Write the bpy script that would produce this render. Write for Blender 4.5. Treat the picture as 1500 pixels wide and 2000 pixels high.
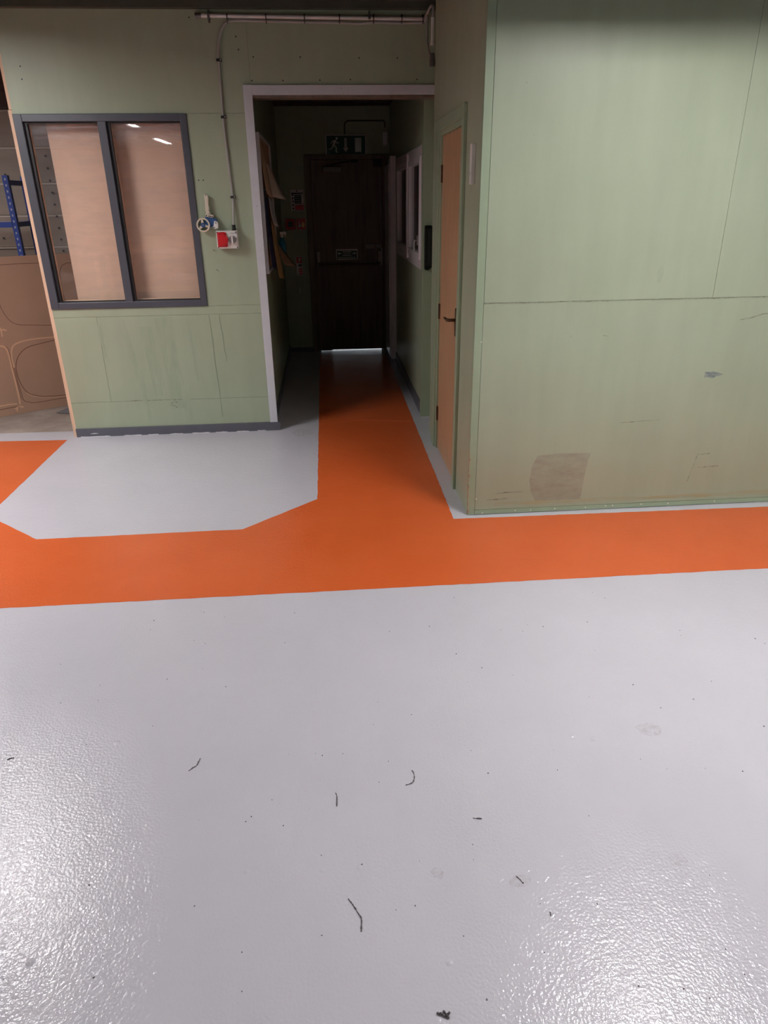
import bpy, bmesh, math, random
from mathutils import Vector, Matrix
random.seed(7)
R = math.radians
scene = bpy.context.scene
col = scene.collection
for o in list(bpy.data.objects):
    bpy.data.objects.remove(o)

# ------------------------------------------------------------------ camera
F_PX = 1357.29
pitch, yaw, roll = R(24.262), R(-4.323), R(-0.778)
fw = Vector((-math.sin(yaw)*math.cos(pitch), math.cos(yaw)*math.cos(pitch), -math.sin(pitch)))
rt = Vector((math.cos(yaw), math.sin(yaw), 0)); up = rt.cross(fw)
r2 = rt*math.cos(roll) + up*math.sin(roll); u2 = up*math.cos(roll) - rt*math.sin(roll)
cam = bpy.data.cameras.new('camera')
cam.sensor_fit = 'VERTICAL'; cam.sensor_height = 36.0; cam.lens = 36.0*F_PX/2000.0
cam.clip_start = 0.05; cam.clip_end = 100
camo = bpy.data.objects.new('camera', cam); col.objects.link(camo)
m3 = Matrix((r2, u2, -fw)).transposed()
camo.matrix_world = Matrix.Translation((0, 0, 1.65)) @ m3.to_4x4()
scene.camera = camo

# ------------------------------------------------------------------ world (daylight outside the fire door) and exposure
w = bpy.data.worlds.new('world'); scene.world = w; w.use_nodes = True
w.node_tree.nodes['Background'].inputs[0].default_value = (0.86, 0.93, 1.0, 1)
w.node_tree.nodes['Background'].inputs[1].default_value = 0.8
vs = scene.view_settings
vs.view_transform = 'Standard'; vs.look = 'None'; vs.gamma = 1.0; vs.exposure = 0.93
vs.use_curve_mapping = False
LAMP_POWER = 66.0          # emission of the LED battens; the fixtures are built at the end
LAMPS = [(-2.42, 3.55), (1.60, 1.92), (-2.75, -0.9), (1.75, -2.4), (-2.95, -4.4), (-4.6, 6.2), (-4.1, 2.6), (3.7, 0.6)]  # last three are unseen lamps added to brighten store, left and right
LAMP_Z = 2.70
CEIL = 2.78

# ------------------------------------------------------------------ helpers
def lin(c):
    return tuple((v/255/12.92 if v/255 <= .04045 else ((v/255+.055)/1.055)**2.4) for v in c) + (1,)

class NT:
    def __init__(s, name):
        s.m = bpy.data.materials.new(name); s.m.use_nodes = True
        s.t = s.m.node_tree; s.n = s.t.nodes; s.b = s.n['Principled BSDF']; s.out = s.n['Material Output']
    def node(s, kind, **kw):
        n = s.n.new(kind)
        for k, v in kw.items():
            setattr(n, k, v)
        return n
    def link(s, a, b): s.t.links.new(a, b)
    def coord(s, scale=(1, 1, 1)):
        tc = s.node('ShaderNodeNewGeometry'); mp = s.node('ShaderNodeMapping')
        mp.inputs['Scale'].default_value = scale
        s.link(tc.outputs['Position'], mp.inputs[0]); return mp.outputs[0]
    def noise(s, scale, detail=3, rough=.55, vec=None, stretch=(1, 1, 1)):
        n = s.node('ShaderNodeTexNoise'); n.inputs['Scale'].default_value = scale
        n.inputs['Detail'].default_value = detail; n.inputs['Roughness'].default_value = rough
        s.link(vec or s.coord(stretch), n.inputs['Vector']); return n.outputs['Fac']
    def ramp(s, fac, stops):
        r = s.node('ShaderNodeValToRGB'); e = r.color_ramp.elements
        while len(e) < len(stops): e.new(.5)
        for i, (p, c) in enumerate(stops):
            e[i].position = p; e[i].color = c if len(c) == 4 else lin(c)
        s.link(fac, r.inputs[0]); return r.outputs[0]
    def mix(s, fac, a, b, mode='MIX'):
        n = s.node('ShaderNodeMix', data_type='RGBA', blend_type=mode)
        for sock, v in ((n.inputs[0], fac), (n.inputs[6], a), (n.inputs[7], b)):
            if hasattr(v, 'is_linked'): s.link(v, sock)
            else: sock.default_value = v
        return n.outputs[2]
    def bump(s, h, strength, dist):
        b = s.node('ShaderNodeBump'); b.inputs['Strength'].default_value = strength
        b.inputs['Distance'].default_value = dist
        s.link(h, b.inputs['Height']); s.link(b.outputs[0], s.b.inputs['Normal']); return b

M = {}
def mat(name, rgb, rough=.5, metal=0.0, var=.06, vscale=9, bump=0.0, bscale=200, spec=.5, coat=0, stretch=(1, 1, 1)):
    k = NT(name); b = k.b
    c = lin(rgb); d = tuple(v*(1-var) for v in c[:3])+(1,); e = tuple(min(1, v*(1+var)) for v in c[:3])+(1,)
    k.link(k.ramp(k.noise(vscale, 4, .6, stretch=stretch), [(.3, d), (.7, e)]), b.inputs['Base Color'])
    b.inputs['Roughness'].default_value = rough; b.inputs['Metallic'].default_value = metal
    b.inputs['Specular IOR Level'].default_value = spec
    if coat: b.inputs['Coat Weight'].default_value = coat
    if bump: k.bump(k.noise(bscale, 2, .5), bump, .002)
    M[name] = k.m; return k

def green_paint(name, rgb, dirt, stain=None):
    k = NT(name)
    base = k.ramp(k.noise(1.7, 3, .6), [(.3, (rgb[0]-3, rgb[1]-4, rgb[2]-4)), (.7, (rgb[0]+3, rgb[1]+3, rgb[2]+2))])
    roller = k.ramp(k.noise(3.0, 4, .6, stretch=(3.2, 3.2, .45)), [(.3, (.95, .95, .95, 1)), (.7, (1.03, 1.03, 1.03, 1))])
    c = k.mix(1.0, base, roller, 'MULTIPLY')
    sp = k.ramp(k.noise(38, 2, .5), [(.72, (0, 0, 0, 1)), (.80, (1, 1, 1, 1))])
    sp2 = k.mix(1.0, sp, k.ramp(k.noise(2.3, 2, .5), [(.5, (0, 0, 0, 1)), (.66, (dirt, dirt, dirt, 1))]), 'MULTIPLY')
    c = k.mix(sp2, c, lin((122, 122, 102)))
    if stain:                       # dirt with a shape of its own, lying on the same paint
        srgb, lo, hi, sc, st = stain
        c = k.mix(k.ramp(k.noise(sc, 4, .65, stretch=st), [(.35, (lo,)*3+(1,)), (.68, (hi,)*3+(1,))]), c, lin(srgb))
    k.link(c, k.b.inputs['Base Color']); k.b.inputs['Roughness'].default_value = .42
    k.b.inputs['Specular IOR Level'].default_value = .4
    k.bump(k.noise(160, 3, .6), .12, .0015)
    M[name] = k.m
GREEN = (163, 174, 149)
green_paint('green', GREEN, .5)
green_paint('green_trim', (152, 168, 141), .3)
green_paint('scuff_brown', GREEN, .5, ((146, 144, 126), .35, .95, 8, (1, 1, 2.5)))
green_paint('scuff_grey', GREEN, .5, ((92, 104, 116), .2, 1.0, 40, (.5, 1, 2)))
green_paint('scuff_dark', GREEN, .5, ((104, 102, 84), .0, .85, 50, (1, 1, 1)))
green_paint('drip', GREEN, .5, ((142, 157, 132), .0, .6, 9, (3, 3, .6)))
green_paint('stain_yellow', GREEN, .5, ((168, 154, 112), .0, .9, 16, (.3, 1, 3)))

def floor_paint(name, rgb, rough, scuff, stain=None, bst=.46):
    k = NT(name)
    lo = tuple(max(0, v-4) for v in rgb); hi = tuple(min(255, v+3) for v in rgb)
    base = k.ramp(k.noise(1.3, 4, .6), [(.3, lo), (.7, hi)])
    grit = k.ramp(k.noise(75, 2, .5), [(.76, (0, 0, 0, 1)), (.80, (1, 1, 1, 1))])
    patch = k.ramp(k.noise(1.9, 3, .6), [(.5, (0, 0, 0, 1)), (.68, (scuff, scuff, scuff, 1))])
    c = k.mix(k.mix(1.0, grit, patch, 'MULTIPLY'), base, lin((96, 90, 90)))
    if stain: c = k.mix(k.ramp(k.noise(60, 4, .65), [(.4, (0, 0, 0, 1)), (.7, (.8, .8, .8, 1))]), c, lin(stain))
    k.link(c, k.b.inputs['Base Color'])
    k.link(k.ramp(k.noise(2.1, 4, .6), [(.3, (rough-.04,)*3+(1,)), (.7, (rough+.05,)*3+(1,))]), k.b.inputs['Roughness'])
    k.b.inputs['Specular IOR Level'].default_value = .5
    # orange-peel roller texture of epoxy paint
    v = k.coord()
    n1 = k.noise(125, 2, .45, vec=v); n2 = k.noise(34, 2, .5, vec=v)
    a = k.node('ShaderNodeMath', operation='MULTIPLY_ADD')
    k.link(n2, a.inputs[0]); a.inputs[1].default_value = .6; k.link(n1, a.inputs[2])
    k.bump(a.outputs[0], bst, .0035)
    M[name] = k.m
floor_paint('grey_floor', (199, 197, 203), .12, .8)
floor_paint('scuff_floor', (199, 197, 203), .12, .8, (176, 169, 173))
floor_paint('orange_floor', (214, 100, 50), .15, .25, None, .5)

k = NT('concrete')
k.link(k.ramp(k.noise(3.5, 6, .7), [(.25, (132, 118, 108)), (.5, (156, 142, 131)), (.75, (176, 163, 152))]), k.b.inputs['Base Color'])
k.b.inputs['Roughness'].default_value = .8; k.bump(k.noise(60, 5, .6), .3, .003); M['concrete'] = k.m

def wood(name, a, b, rough, sx, scale):
    k = NT(name)
    n = k.noise(scale, 5, .6, stretch=sx)
    wv = k.node('ShaderNodeTexWave', wave_type='BANDS', bands_direction='Y'); wv.inputs['Scale'].default_value = 5
    wv.inputs['Distortion'].default_value = 7; wv.inputs['Detail'].default_value = 3
    k.link(k.coord(sx), wv.inputs[0])
    f = k.mix(.35, n, wv.outputs[0])
    k.link(k.ramp(f, [(.25, a), (.75, b)]), k.b.inputs['Base Color'])
    k.b.inputs['Roughness'].default_value = rough; k.bump(n, .1, .001); M[name] = k.m
wood('oak', (164, 124, 90), (206, 168, 130), .42, (6, 6, .35), 6)
wood('raw_timber', (208, 172, 142), (230, 196, 166), .7, (8, 8, .5), 5)
wood('brown_door', (108, 92, 80), (124, 106, 92), .45, (5, 5, .4), 4)
wood('dark_joist', (58, 46, 40), (76, 60, 50), .8, (.5, 6, 6), 4)
mat('soffit', (70, 62, 56), .85, var=.15, vscale=5)
mat('fascia', (74, 78, 66), .7, var=.1)
mat('mdf', (166, 132, 110), .6, var=.05, vscale=3)
mat('mdf_groove_dark', (112, 78, 60), .8)
mat('mdf_groove_light', (206, 164, 132), .8)
mat('sheet', (230, 196, 168), .55, var=.04, vscale=2)
mat('cladding', (136, 122, 110), .55, var=.1, vscale=3, stretch=(.5, 1, 4))
mat('cladding_edge', (176, 164, 152), .5)
mat('white_trim', (202, 204, 209), .42, var=.03, vscale=14)
mat('upvc', (226, 220, 222), .28, var=.02)
mat('window_grey', (76, 78, 86), .38, var=.05)
mat('bead_black', (34, 30, 32), .5)
mat('skirting_grey', (92, 92, 100), .38, var=.06)
mat('sealant', (216, 214, 216), .5)
mat('steel', (178, 178, 176), .3, metal=.9)
mat('galv', (222, 220, 214), .35, metal=.1)
mat('dull_steel', (120, 118, 114), .4, metal=.8)
mat('brass', (200, 180, 140), .3, metal=.9)
mat('bronze', (92, 72, 56), .35, metal=.7)
mat('black', (26, 26, 26), .4)
mat('black_gloss', (18, 24, 22), .25)
mat('cable_grey', (166, 166, 160), .5)
mat('white_plastic', (226, 222, 216), .35, var=.02)
mat('cream_plastic', (214, 204, 184), .4, var=.03)
mat('grey_plastic', (150, 148, 150), .35)
mat('red_plastic', (200, 34, 40), .3, var=.03)
mat('blue_plastic', (52, 84, 132), .35)
mat('rack_blue', (40, 66, 142), .4, var=.05)
mat('slot', (150, 156, 176), .5)
mat('navy', (40, 42, 78), .35, var=.1)
mat('paper', (214, 196, 180), .8, var=.03)
mat('brown_paper', (184, 150, 122), .85, var=.05)
mat('manila', (196, 160, 106), .8, var=.05)
mat('teal', (40, 120, 140), .4)
mat('sign_red', (196, 40, 48), .4, var=.02)
mat('sign_white', (214, 212, 208), .4, var=.02)
mat('sign_ink', (44, 48, 66), .5)
mat('sign_green', (20, 78, 62), .4, var=.02)
mat('sign_pic', (206, 212, 206), .4, var=.02)
mat('yellow_pic', (226, 190, 120), .4)
mat('grit', (86, 80, 82), .8, var=.3, vscale=300)
mat('plaster', (150, 146, 140), .8, var=.05)
mat('room_wall', (128, 122, 114), .8, var=.06, vscale=2)
mat('card', (176, 136, 100), .8, var=.06)
mat('offcut', (112, 110, 112), .6)
mat('chip', (164, 128, 102), .8, var=.3, vscale=60)
mat('fitting_white', (228, 228, 228), .4)
mat('paint_dark', (136, 149, 125), .5, var=.05)
mat('asphalt', (215, 215, 212), .9, var=.1)

# glass: fresnel mirror over clear, with a faint film of dust
k = NT('glass')
k.n.remove(k.b)
tr = k.node('ShaderNodeBsdfTransparent'); tr.inputs[0].default_value = (.985, .98, .985, 1)
gl = k.node('ShaderNodeBsdfGlossy'); gl.inputs['Roughness'].default_value = .015
lw = k.node('ShaderNodeLayerWeight'); lw.inputs[0].default_value = .5
pw = k.node('ShaderNodeMath', operation='POWER'); k.link(lw.outputs['Facing'], pw.inputs[0]); pw.inputs[1].default_value = 5
fr = k.node('ShaderNodeMath', operation='MULTIPLY_ADD'); k.link(pw.outputs[0], fr.inputs[0]); fr.inputs[1].default_value = .95; fr.inputs[2].default_value = .05
mx = k.node('ShaderNodeMixShader'); k.link(fr.outputs[0], mx.inputs[0]); k.link(tr.outputs[0], mx.inputs[1]); k.link(gl.outputs[0], mx.inputs[2])
df = k.node('ShaderNodeBsdfDiffuse'); df.inputs[0].default_value = (.75, .74, .76, 1)
d1 = k.ramp(k.noise(5, 5, .65, stretch=(.8, 1, 3)), [(.45, (.004,)*3+(1,)), (.8, (.06,)*3+(1,))])
d2_ = k.ramp(k.noise(6, 5, .6, stretch=(1.0, 1, 5)), [(.35, (.02,)*3+(1,)), (.75, (.30,)*3+(1,))])      # wiping smears left at the head of the panes
sx = k.node('ShaderNodeSeparateXYZ'); k.link(k.coord(), sx.inputs[0])
mr = k.node('ShaderNodeMapRange'); k.link(sx.outputs['Z'], mr.inputs[0]); mr.inputs[1].default_value = 1.98; mr.inputs[2].default_value = 2.12
sm = k.mix(mr.outputs[0], d1, d2_)
mx2 = k.node('ShaderNodeMixShader'); k.link(sm, mx2.inputs[0]); k.link(mx.outputs[0], mx2.inputs[1]); k.link(df.outputs[0], mx2.inputs[2])
k.link(mx2.outputs[0], k.out.inputs[0]); M['glass'] = k.m

k = NT('lamp_diffuser')
k.b.inputs['Base Color'].default_value = (.9, .9, .9, 1)
k.b.inputs['Emission Color'].default_value = (1.0, .97, .985, 1); k.b.inputs['Emission Strength'].default_value = LAMP_POWER
M['lamp_diffuser'] = k.m
M['lamp_diffuser_dim'] = k.m.copy()      # rear lamps set dimmer so the corridor stays dark
M['lamp_diffuser_dim'].node_tree.nodes['Principled BSDF'].inputs['Emission Strength'].default_value = LAMP_POWER*.4

class MB:
    """collects shapes, then links them as ONE mesh object"""
    def __init__(s): s.v = []; s.f = []
    def add(s, vs, fs):
        o = len(s.v); s.v += [tuple(v) for v in vs]; s.f += [tuple(i+o for i in f) for f in fs]; return s
    def box(s, x0, x1, y0, y1, z0, z1):
        vs = [(x, y, z) for x in (x0, x1) for y in (y0, y1) for z in (z0, z1)]
        return s.add(vs, [(0, 1, 3, 2), (4, 6, 7, 5), (0, 4, 5, 1), (2, 3, 7, 6), (0, 2, 6, 4), (1, 5, 7, 3)])
    def prism(s, pts, d, flip=False):
        """pts: list of 3D points in a plane, d: extrusion vector"""
        d = Vector(d); n = len(pts); a = [Vector(p) for p in pts]
        return s.add(a + [p+d for p in a], [tuple(range(n)), tuple(range(2*n-1, n-1, -1))] +
                     [(i, (i+1) % n, n+(i+1) % n, n+i) for i in range(n)])
    def tube(s, path, r, n=8):
        P = [Vector(p) for p in path]; rs = r if isinstance(r, (list, tuple)) else [r]*len(P)
        t0 = (P[1]-P[0]).normalized(); ref = Vector((0, 0, 1)) if abs(t0.z) < .9 else Vector((1, 0, 0))
        N = t0.cross(ref).normalized(); rings = []
        for i, p in enumerate(P):
            t = (P[min(i+1, len(P)-1)] - P[max(i-1, 0)]).normalized()
            N = (N - t*N.dot(t)).normalized(); B = t.cross(N)
            rings.append([p + (N*math.cos(2*math.pi*j/n) + B*math.sin(2*math.pi*j/n))*rs[i] for j in range(n)])
        fs = []
        for i in range(len(P)-1):
            for j in range(n):
                fs.append((i*n+j, i*n+(j+1) % n, (i+1)*n+(j+1) % n, (i+1)*n+j))
        L = (len(P)-1)*n
        fs += [tuple(range(n-1, -1, -1)), tuple(range(L, L+n))]
        return s.add([v for r_ in rings for v in r_], fs)
    def cyl(s, a, b, r, n=16): return s.tube([a, b], r, n)
    def ring(s, c, ax, r0, r1, h, n=28):
        """annulus of depth h along axis ax (unit) starting at c"""
        ax = Vector(ax).normalized(); ref = Vector((0, 0, 1)) if abs(ax.z) < .9 else Vector((1, 0, 0))
        U = ax.cross(ref).normalized(); V = ax.cross(U); c = Vector(c); vs = []
        for rr, hh in ((r0, 0), (r1, 0), (r1, h), (r0, h)):
            vs += [c + ax*hh + (U*math.cos(2*math.pi*j/n)+V*math.sin(2*math.pi*j/n))*rr for j in range(n)]
        fs = []
        for q in range(4):
            for j in range(n):
                fs.append((q*n+j, q*n+(j+1) % n, ((q+1) % 4)*n+(j+1) % n, ((q+1) % 4)*n+j))
        return s.add(vs, fs)
    def strip(s, pts, width, nrm, h):
        """flat ribbon following pts lying in the plane with normal nrm, thickness h"""
        nrm = Vector(nrm).normalized(); P = [Vector(p) for p in pts]; L = []; Rr = []
        for i, p in enumerate(P):
            t = (P[min(i+1, len(P)-1)] - P[max(i-1, 0)]).normalized(); b = nrm.cross(t).normalized()
            wd = width[i] if isinstance(width, (list, tuple)) else width
            L.append(p+b*wd/2); Rr.append(p-b*wd/2)
        n = len(P); vs = L + Rr + [p+nrm*h for p in L] + [p+nrm*h for p in Rr]; fs = []
        for i in range(n-1):
            fs += [(2*n+i, 2*n+i+1, 3*n+i+1, 3*n+i), (i, n+i, n+i+1, i+1), (i, i+1, 2*n+i+1, 2*n+i), (n+i, 3*n+i, 3*n+i+1, n+i+1)]
        fs += [(0, 2*n, 3*n, n), (n-1, 2*n-1, 4*n-1, 3*n-1)]
        return s.add(vs, fs)
    def build(s, name, m, parent=None, bevel=0, smooth=False):
        loc = Vector((0, 0, 0))
        if parent is not None:
            p = parent; loc = Vector((0, 0, 0))
            while p: loc += p.location; p = p.parent
        else:
            xs = [v[0] for v in s.v]; ys = [v[1] for v in s.v]; zs = [v[2] for v in s.v]
            base = Vector(((min(xs)+max(xs))/2, (min(ys)+max(ys))/2, min(zs)))
            loc = base
        me = bpy.data.meshes.new(name); me.from_pydata([tuple(Vector(v)-loc) for v in s.v], [], s.f)
        bm = bmesh.new(); bm.from_mesh(me); bmesh.ops.recalc_face_normals(bm, faces=bm.faces); bm.to_mesh(me); bm.free()
        me.materials.append(M[m]); o = bpy.data.objects.new(name, me); col.objects.link(o)
        if parent is not None: o.parent = parent
        else: o.location = loc
        if smooth:
            for p in me.polygons: p.use_smooth = True
        if bevel:
            b = o.modifiers.new('bevel', 'BEVEL'); b.width = bevel; b.segments = 2; b.limit_method = 'ANGLE'
        return o

def tag(o, label, cat, group=None):
    o['label'] = label; o['category'] = cat
    if group: o['group'] = group
    return o
def struct(o, label=None):
    o['kind'] = 'structure'
    if label: o['label'] = label
    return o
def thing(name, loc, label, cat, group=None):
    e = bpy.data.objects.new(name, None); col.objects.link(e); e.location = loc; e.empty_display_size = .05
    return tag(e, label, cat, group)
def arc(c, r, a0, a1, n, u=(1, 0, 0), v=(0, 0, 1)):
    c = Vector(c); u = Vector(u); v = Vector(v)
    return [c + (u*math.cos(R(a0+(a1-a0)*i/n)) + v*math.sin(R(a0+(a1-a0)*i/n)))*r for i in range(n+1)]
def bez(pts, n=10):
    """Catmull-Rom through points"""
    P = [Vector(p) for p in pts]; P = [P[0]*2-P[1]] + P + [P[-1]*2-P[-2]]; out = []
    for i in range(1, len(P)-2):
        for j in range(n):
            t = j/n; a, b, c, d = P[i-1:i+3]
            out.append(.5*((2*b)+(c-a)*t+(2*a-5*b+4*c-d)*t*t+(3*b-a-3*c+d)*t**3))
    out.append(P[-2]); return out

YA = 5.318; XD = .745; YR = 3.556; YB = 8.40; XL = -.46; WALLH = CEIL

# ------------------------------------------------------------------ setting: floor
fl = struct(MB().box(-6.1, 5.1, -8.1, 8.52, -.12, 0).build('floor', 'grey_floor'), 'glossy pale grey painted concrete floor with an orange walkway')
def wobble(pts, step=.04, amp=.0018):
    out = []
    for i, p in enumerate(pts):
        q = pts[(i+1) % len(pts)]; d = math.hypot(q[0]-p[0], q[1]-p[1]); n = max(1, int(d/step))
        for j in range(n):
            t = j/n; a = amp if j else 0
            out.append((p[0]+(q[0]-p[0])*t+random.uniform(-a, a), p[1]+(q[1]-p[1])*t+random.uniform(-a, a)))
    return out
orange = [(-5.2, 2.79), (5.05, 2.79), (5.05, 3.455), (2.488, 3.484), (.658, 3.512), (.667, 8.10), (-.105, 8.19), (-.109, 3.882),
          (-.517, 3.502), (-1.615, 3.494), (-2.015, 3.845), (-2.017, 4.42), (-2.022, 5.245), (-2.53, 5.272), (-5.2, 5.36)]
o = MB().prism([(x, y, -.001) for x, y in wobble(orange)], (0, 0, .0022)).build('painted_walkway', 'orange_floor', fl)
o['label'] = 'bright orange painted walkway'
MB().prism([(x, y, -.001) for x, y in wobble([(-6, 5.49), (-1.99, 5.475), (-.56, 5.47), (-.56, 7.42), (-6, 7.42)], .08, .006)], (0, 0, .002)).build('bare_concrete', 'concrete', fl)
# slightly raised screed line crossing the corridor
MB().strip(bez([(-.1, 5.42, .001), (.2, 5.5, .001), (.42, 5.47, .001), (.66, 5.40, .001)]), [.006+.008*random.random() for _ in range(31)], (0, 0, 1), .0016).build('paint_ridge', 'orange_floor', fl)
struct(MB().box(-3, 4, 8.52, 13, -.14, -.02).build('floor_outside', 'asphalt'), 'pale ground outside the fire door')

# ------------------------------------------------------------------ setting: ceilings, outer shell
ce = struct(MB().box(-6.1, 5.1, -8.1, 8.5, CEIL, CEIL+.12).build('ceiling', 'soffit'), 'dark brown timber soffit')
for i in range(20):
    x = -5.8+i*.56
    MB().box(x, x+.05, -8.0, 3.50, CEIL-.0, CEIL-.001).box(x, x+.05, -8.0, 3.50, CEIL-.05, CEIL).build('joist', 'dark_joist', ce)
MB().box(.5, 5.1, 3.10, 3.20, 2.42, CEIL).build('shading_beam', 'dark_joist', ce)  # unseen beam added to shade the top of the right wall
struct(MB().box(-6.2, -6.1, -8.2, 8.5, 0, CEIL).build('wall_left', 'room_wall'))
struct(MB().box(5.1, 5.2, -8.2, 8.5, 0, CEIL).build('wall_east', 'room_wall'))
struct(MB().box(-6.1, 5.1, -8.2, -8.1, 0, CEIL).build('wall_behind', 'room_wall'))

# ------------------------------------------------------------------ wall with the window (front wall of the office)
wf = struct(MB().box(-1.967, -.865, YA+.012, YA+.10, 0, .955).box(-1.967, -.865, YA+.012, YA+.10, 2.177, WALLH)
            .box(-.865, -.442, YA+.012, YA+.10, 0, WALLH).box(-.442, 1.3, YA+.012, YA+.10, 2.275, WALLH).build('wall_front', 'green'),
            'pale green boarded wall with window and corridor opening')
def panel(x0, x1, z0, z1, y, parent, t=.0125, g=.0007):
    return MB().box(x0+g, x1-g, y, y+t, z0+g, z1-g).build('panel', 'green', parent, bevel=.001)
for a in [(-1.967, -.442, .0, .267), (-1.967, -1.666, .267, .895), (-1.666, -.442, .267, .895), (-1.967, -.442, .895, .955),
          (-.865, -.442, .955, 2.177), (-1.967, -.43, 2.177, WALLH), (-.43, 1.3, 2.275, WALLH)]:
    panel(*a, YA, wf)
MB().box(-1.992, -1.967, YA+.004, YA+.10, 0, 2.20).build('edge_batten', 'raw_timber', wf)
MB().box(-1.985, -1.967, YA+.004, YA+.10, 2.203, WALLH).build('edge_batten', 'raw_timber', wf)
# holes and scuffs
for x, z in [(-1.86, 2.44), (-1.865, 2.37), (-.50, 2.60), (-.49, 2.53), (-.40, 2.49), (-.10, 2.49), (.28, 2.485), (.53, 2.485), (-.42, 2.36), (-.22, 2.36), (.02, 2.362),
             (.22, 2.365), (.66, 2.365), (-.78, 2.70), (-.83, 1.78), (-.80, 1.78)]:
    MB().cyl((x, YA-.0006, z), (x, YA+.004, z), .0045, 8).build('screw_hole', 'bead_black', wf)
LAYER = [0]
def mark(parent, pts, wd, m, y, nm='scuff_mark'):
    LAYER[0] += 1; y = y-.00008*(LAYER[0] % 12)
    return MB().strip([(x, y, z) for x, z in pts], wd, (0, -1, 0), .0005).build(nm, m, parent)
for x, z0, z1, wd, sl in [(-1.50, .86, .33, .05, .09), (-1.33, .82, .30, .09, .04), (-1.20, .88, .20, .12, .05), (-1.42, .5, .1, .03, .02),
                          (-1.02, .87, .40, .02, .02), (-1.12, .35, .09, .05, .03), (-1.66, .84, .6, .02, .01)]:
    mark(wf, [(x+sl*t/6+random.uniform(-.004, .004), z0+(z1-z0)*t/6) for t in range(7)], wd, 'drip', YA-.0001, 'drip_stain')
for x, z0, z1 in [(-.865, .89, .12), (-.79, .89, .55)]:
    mark(wf, [(x+.02*t/8+random.uniform(-.003, .003), z0+(z1-z0)*t/8) for t in range(9)], .006, 'paint_dark', YA-.0001, 'drip_stain')
mark(wf, [(-1.225, .235), (-1.21, .25), (-1.185, .252), (-1.175, .24)], .008, 'scuff_dark', YA-.0002)
mark(wf, [(-1.23, .225), (-1.20, .222), (-1.18, .205)], .010, 'scuff_dark', YA-.0002)
for x, z in [(-.79, 1.34), (-.785, 1.21)]:
    mark(wf, [(x, z), (x+.02, z-.012), (x+.035, z-.028)], [.008, .010, .002], 'scuff_dark', YA-.0002)
mark(wf, [(-1.52, .27), (-1.40, .268), (-1.25, .269), (-1.08, .268)], .008, 'scuff_dark', YA-.0002)
# fascia under the soffit
MB().box(-2.3, XD+.3, YA-.05, YA+.012, 2.742, CEIL).build('fascia_board', 'fascia', wf)
# baseboard with a ragged line of floor sealant
bb = struct(MB().box(-1.967, -.405, YA-.016, YA, 0, .066).build('baseboard_front', 'skirting_grey', bevel=.002), 'dark grey baseboard under the window wall')
for i in range(9):
    x = -1.95+i*.172+random.uniform(-.02, .02); L = random.uniform(.06, .15)
    MB().strip([(x+L*t/5, YA-.0165, .002) for t in range(6)], [random.uniform(.003, .010) for _ in range(6)], (0, -1, 0), .0006).build('sealant_smear', 'sealant', bb)
MB().strip([(-1.86, YA-.0165, .025), (-1.83, YA-.0165, .027), (-1.80, YA-.0165, .026)], [.002, .007, .002], (0, -1, 0), .0006).build('paint_splash', 'sealant', bb)

# window 1: slate grey frame, two panes
w1 = struct(MB().box(-1.967, -1.912, YA-.012, YA+.085, .955, 2.177).box(-.908, -.865, YA-.012, YA+.085, .955, 2.177)
            .box(-1.912, -.908, YA-.012, YA+.085, 2.133, 2.177).box(-1.912, -.908, YA-.012, YA+.085, .955, 1.0).build('window_1', 'window_grey', bevel=.003),
            'slate grey framed two pane window')
MB().box(-1.44, -1.388, YA-.010, YA+.085, 1.0, 2.133).build('mullion', 'window_grey', w1, bevel=.002)
for x0, x1 in ((-1.912, -1.44), (-1.388, -.908)):
    z0, z1 = 1.0, 2.133; y0, y1 = YA+.012, YA+.04
    f = MB().box(x0, x0+.020, y0, y1, z0, z1).box(x1-.006, x1, y0, y1, z0, z1).box(x0+.020, x1-.006, y0, y1, z1-.010, z1).box(x0+.02, x1-.006, y0, y1, z0, z0+.006).build('sash_bead', 'bead_black', w1)
    MB().box(x0+.012, x1-.003, YA+.044, YA+.048, z0, z1).build('pane', 'glass', w1)
    MB().box(x0+.002, x0+.014, YA+.052, YA+.085, z0, z1).box(x0+.014, x1-.004, YA+.052, YA+.085, z0, z0+.008).build('inner_bead', 'sheet', w1)

# white trim round the corridor opening
t1 = struct(MB().box(-.482, -.424, YA-.014, YA, .066, 2.336).build('trim_1', 'white_trim', bevel=.002), 'white upright trim of the corridor opening')
struct(MB().box(-.424, .90, YA-.014, YA, 2.278, 2.334).build('trim_2', 'white_trim', bevel=.002), 'white head trim of the corridor opening')
struct(MB().box(-.442, -.432, YA, YA+.11, .066, 2.262).box(-.442, .9, YA+.0, YA+.11, 2.262, 2.278).build('trim_3', 'brown_door'), 'brown lining of the corridor opening')
for p in [(-.452, YA-.0146, 1.615), (.16, YA-.0146, 2.315)]:
    MB().cyl(p, (p[0], YA-.010, p[2]), .003, 8).build('nail_head', 'dull_steel', t1)

# ------------------------------------------------------------------ side wall with the oak door
ws = struct(MB().box(XD, XD+.10, YR+.012, 3.995, 0, WALLH).box(XD, XD+.10, 4.80, 5.10, 0, WALLH).box(XD, XD+.10, 3.995, 4.80, 2.03, WALLH).build('wall_side', 'green'),
            'green side wall with the oak door')
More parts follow.
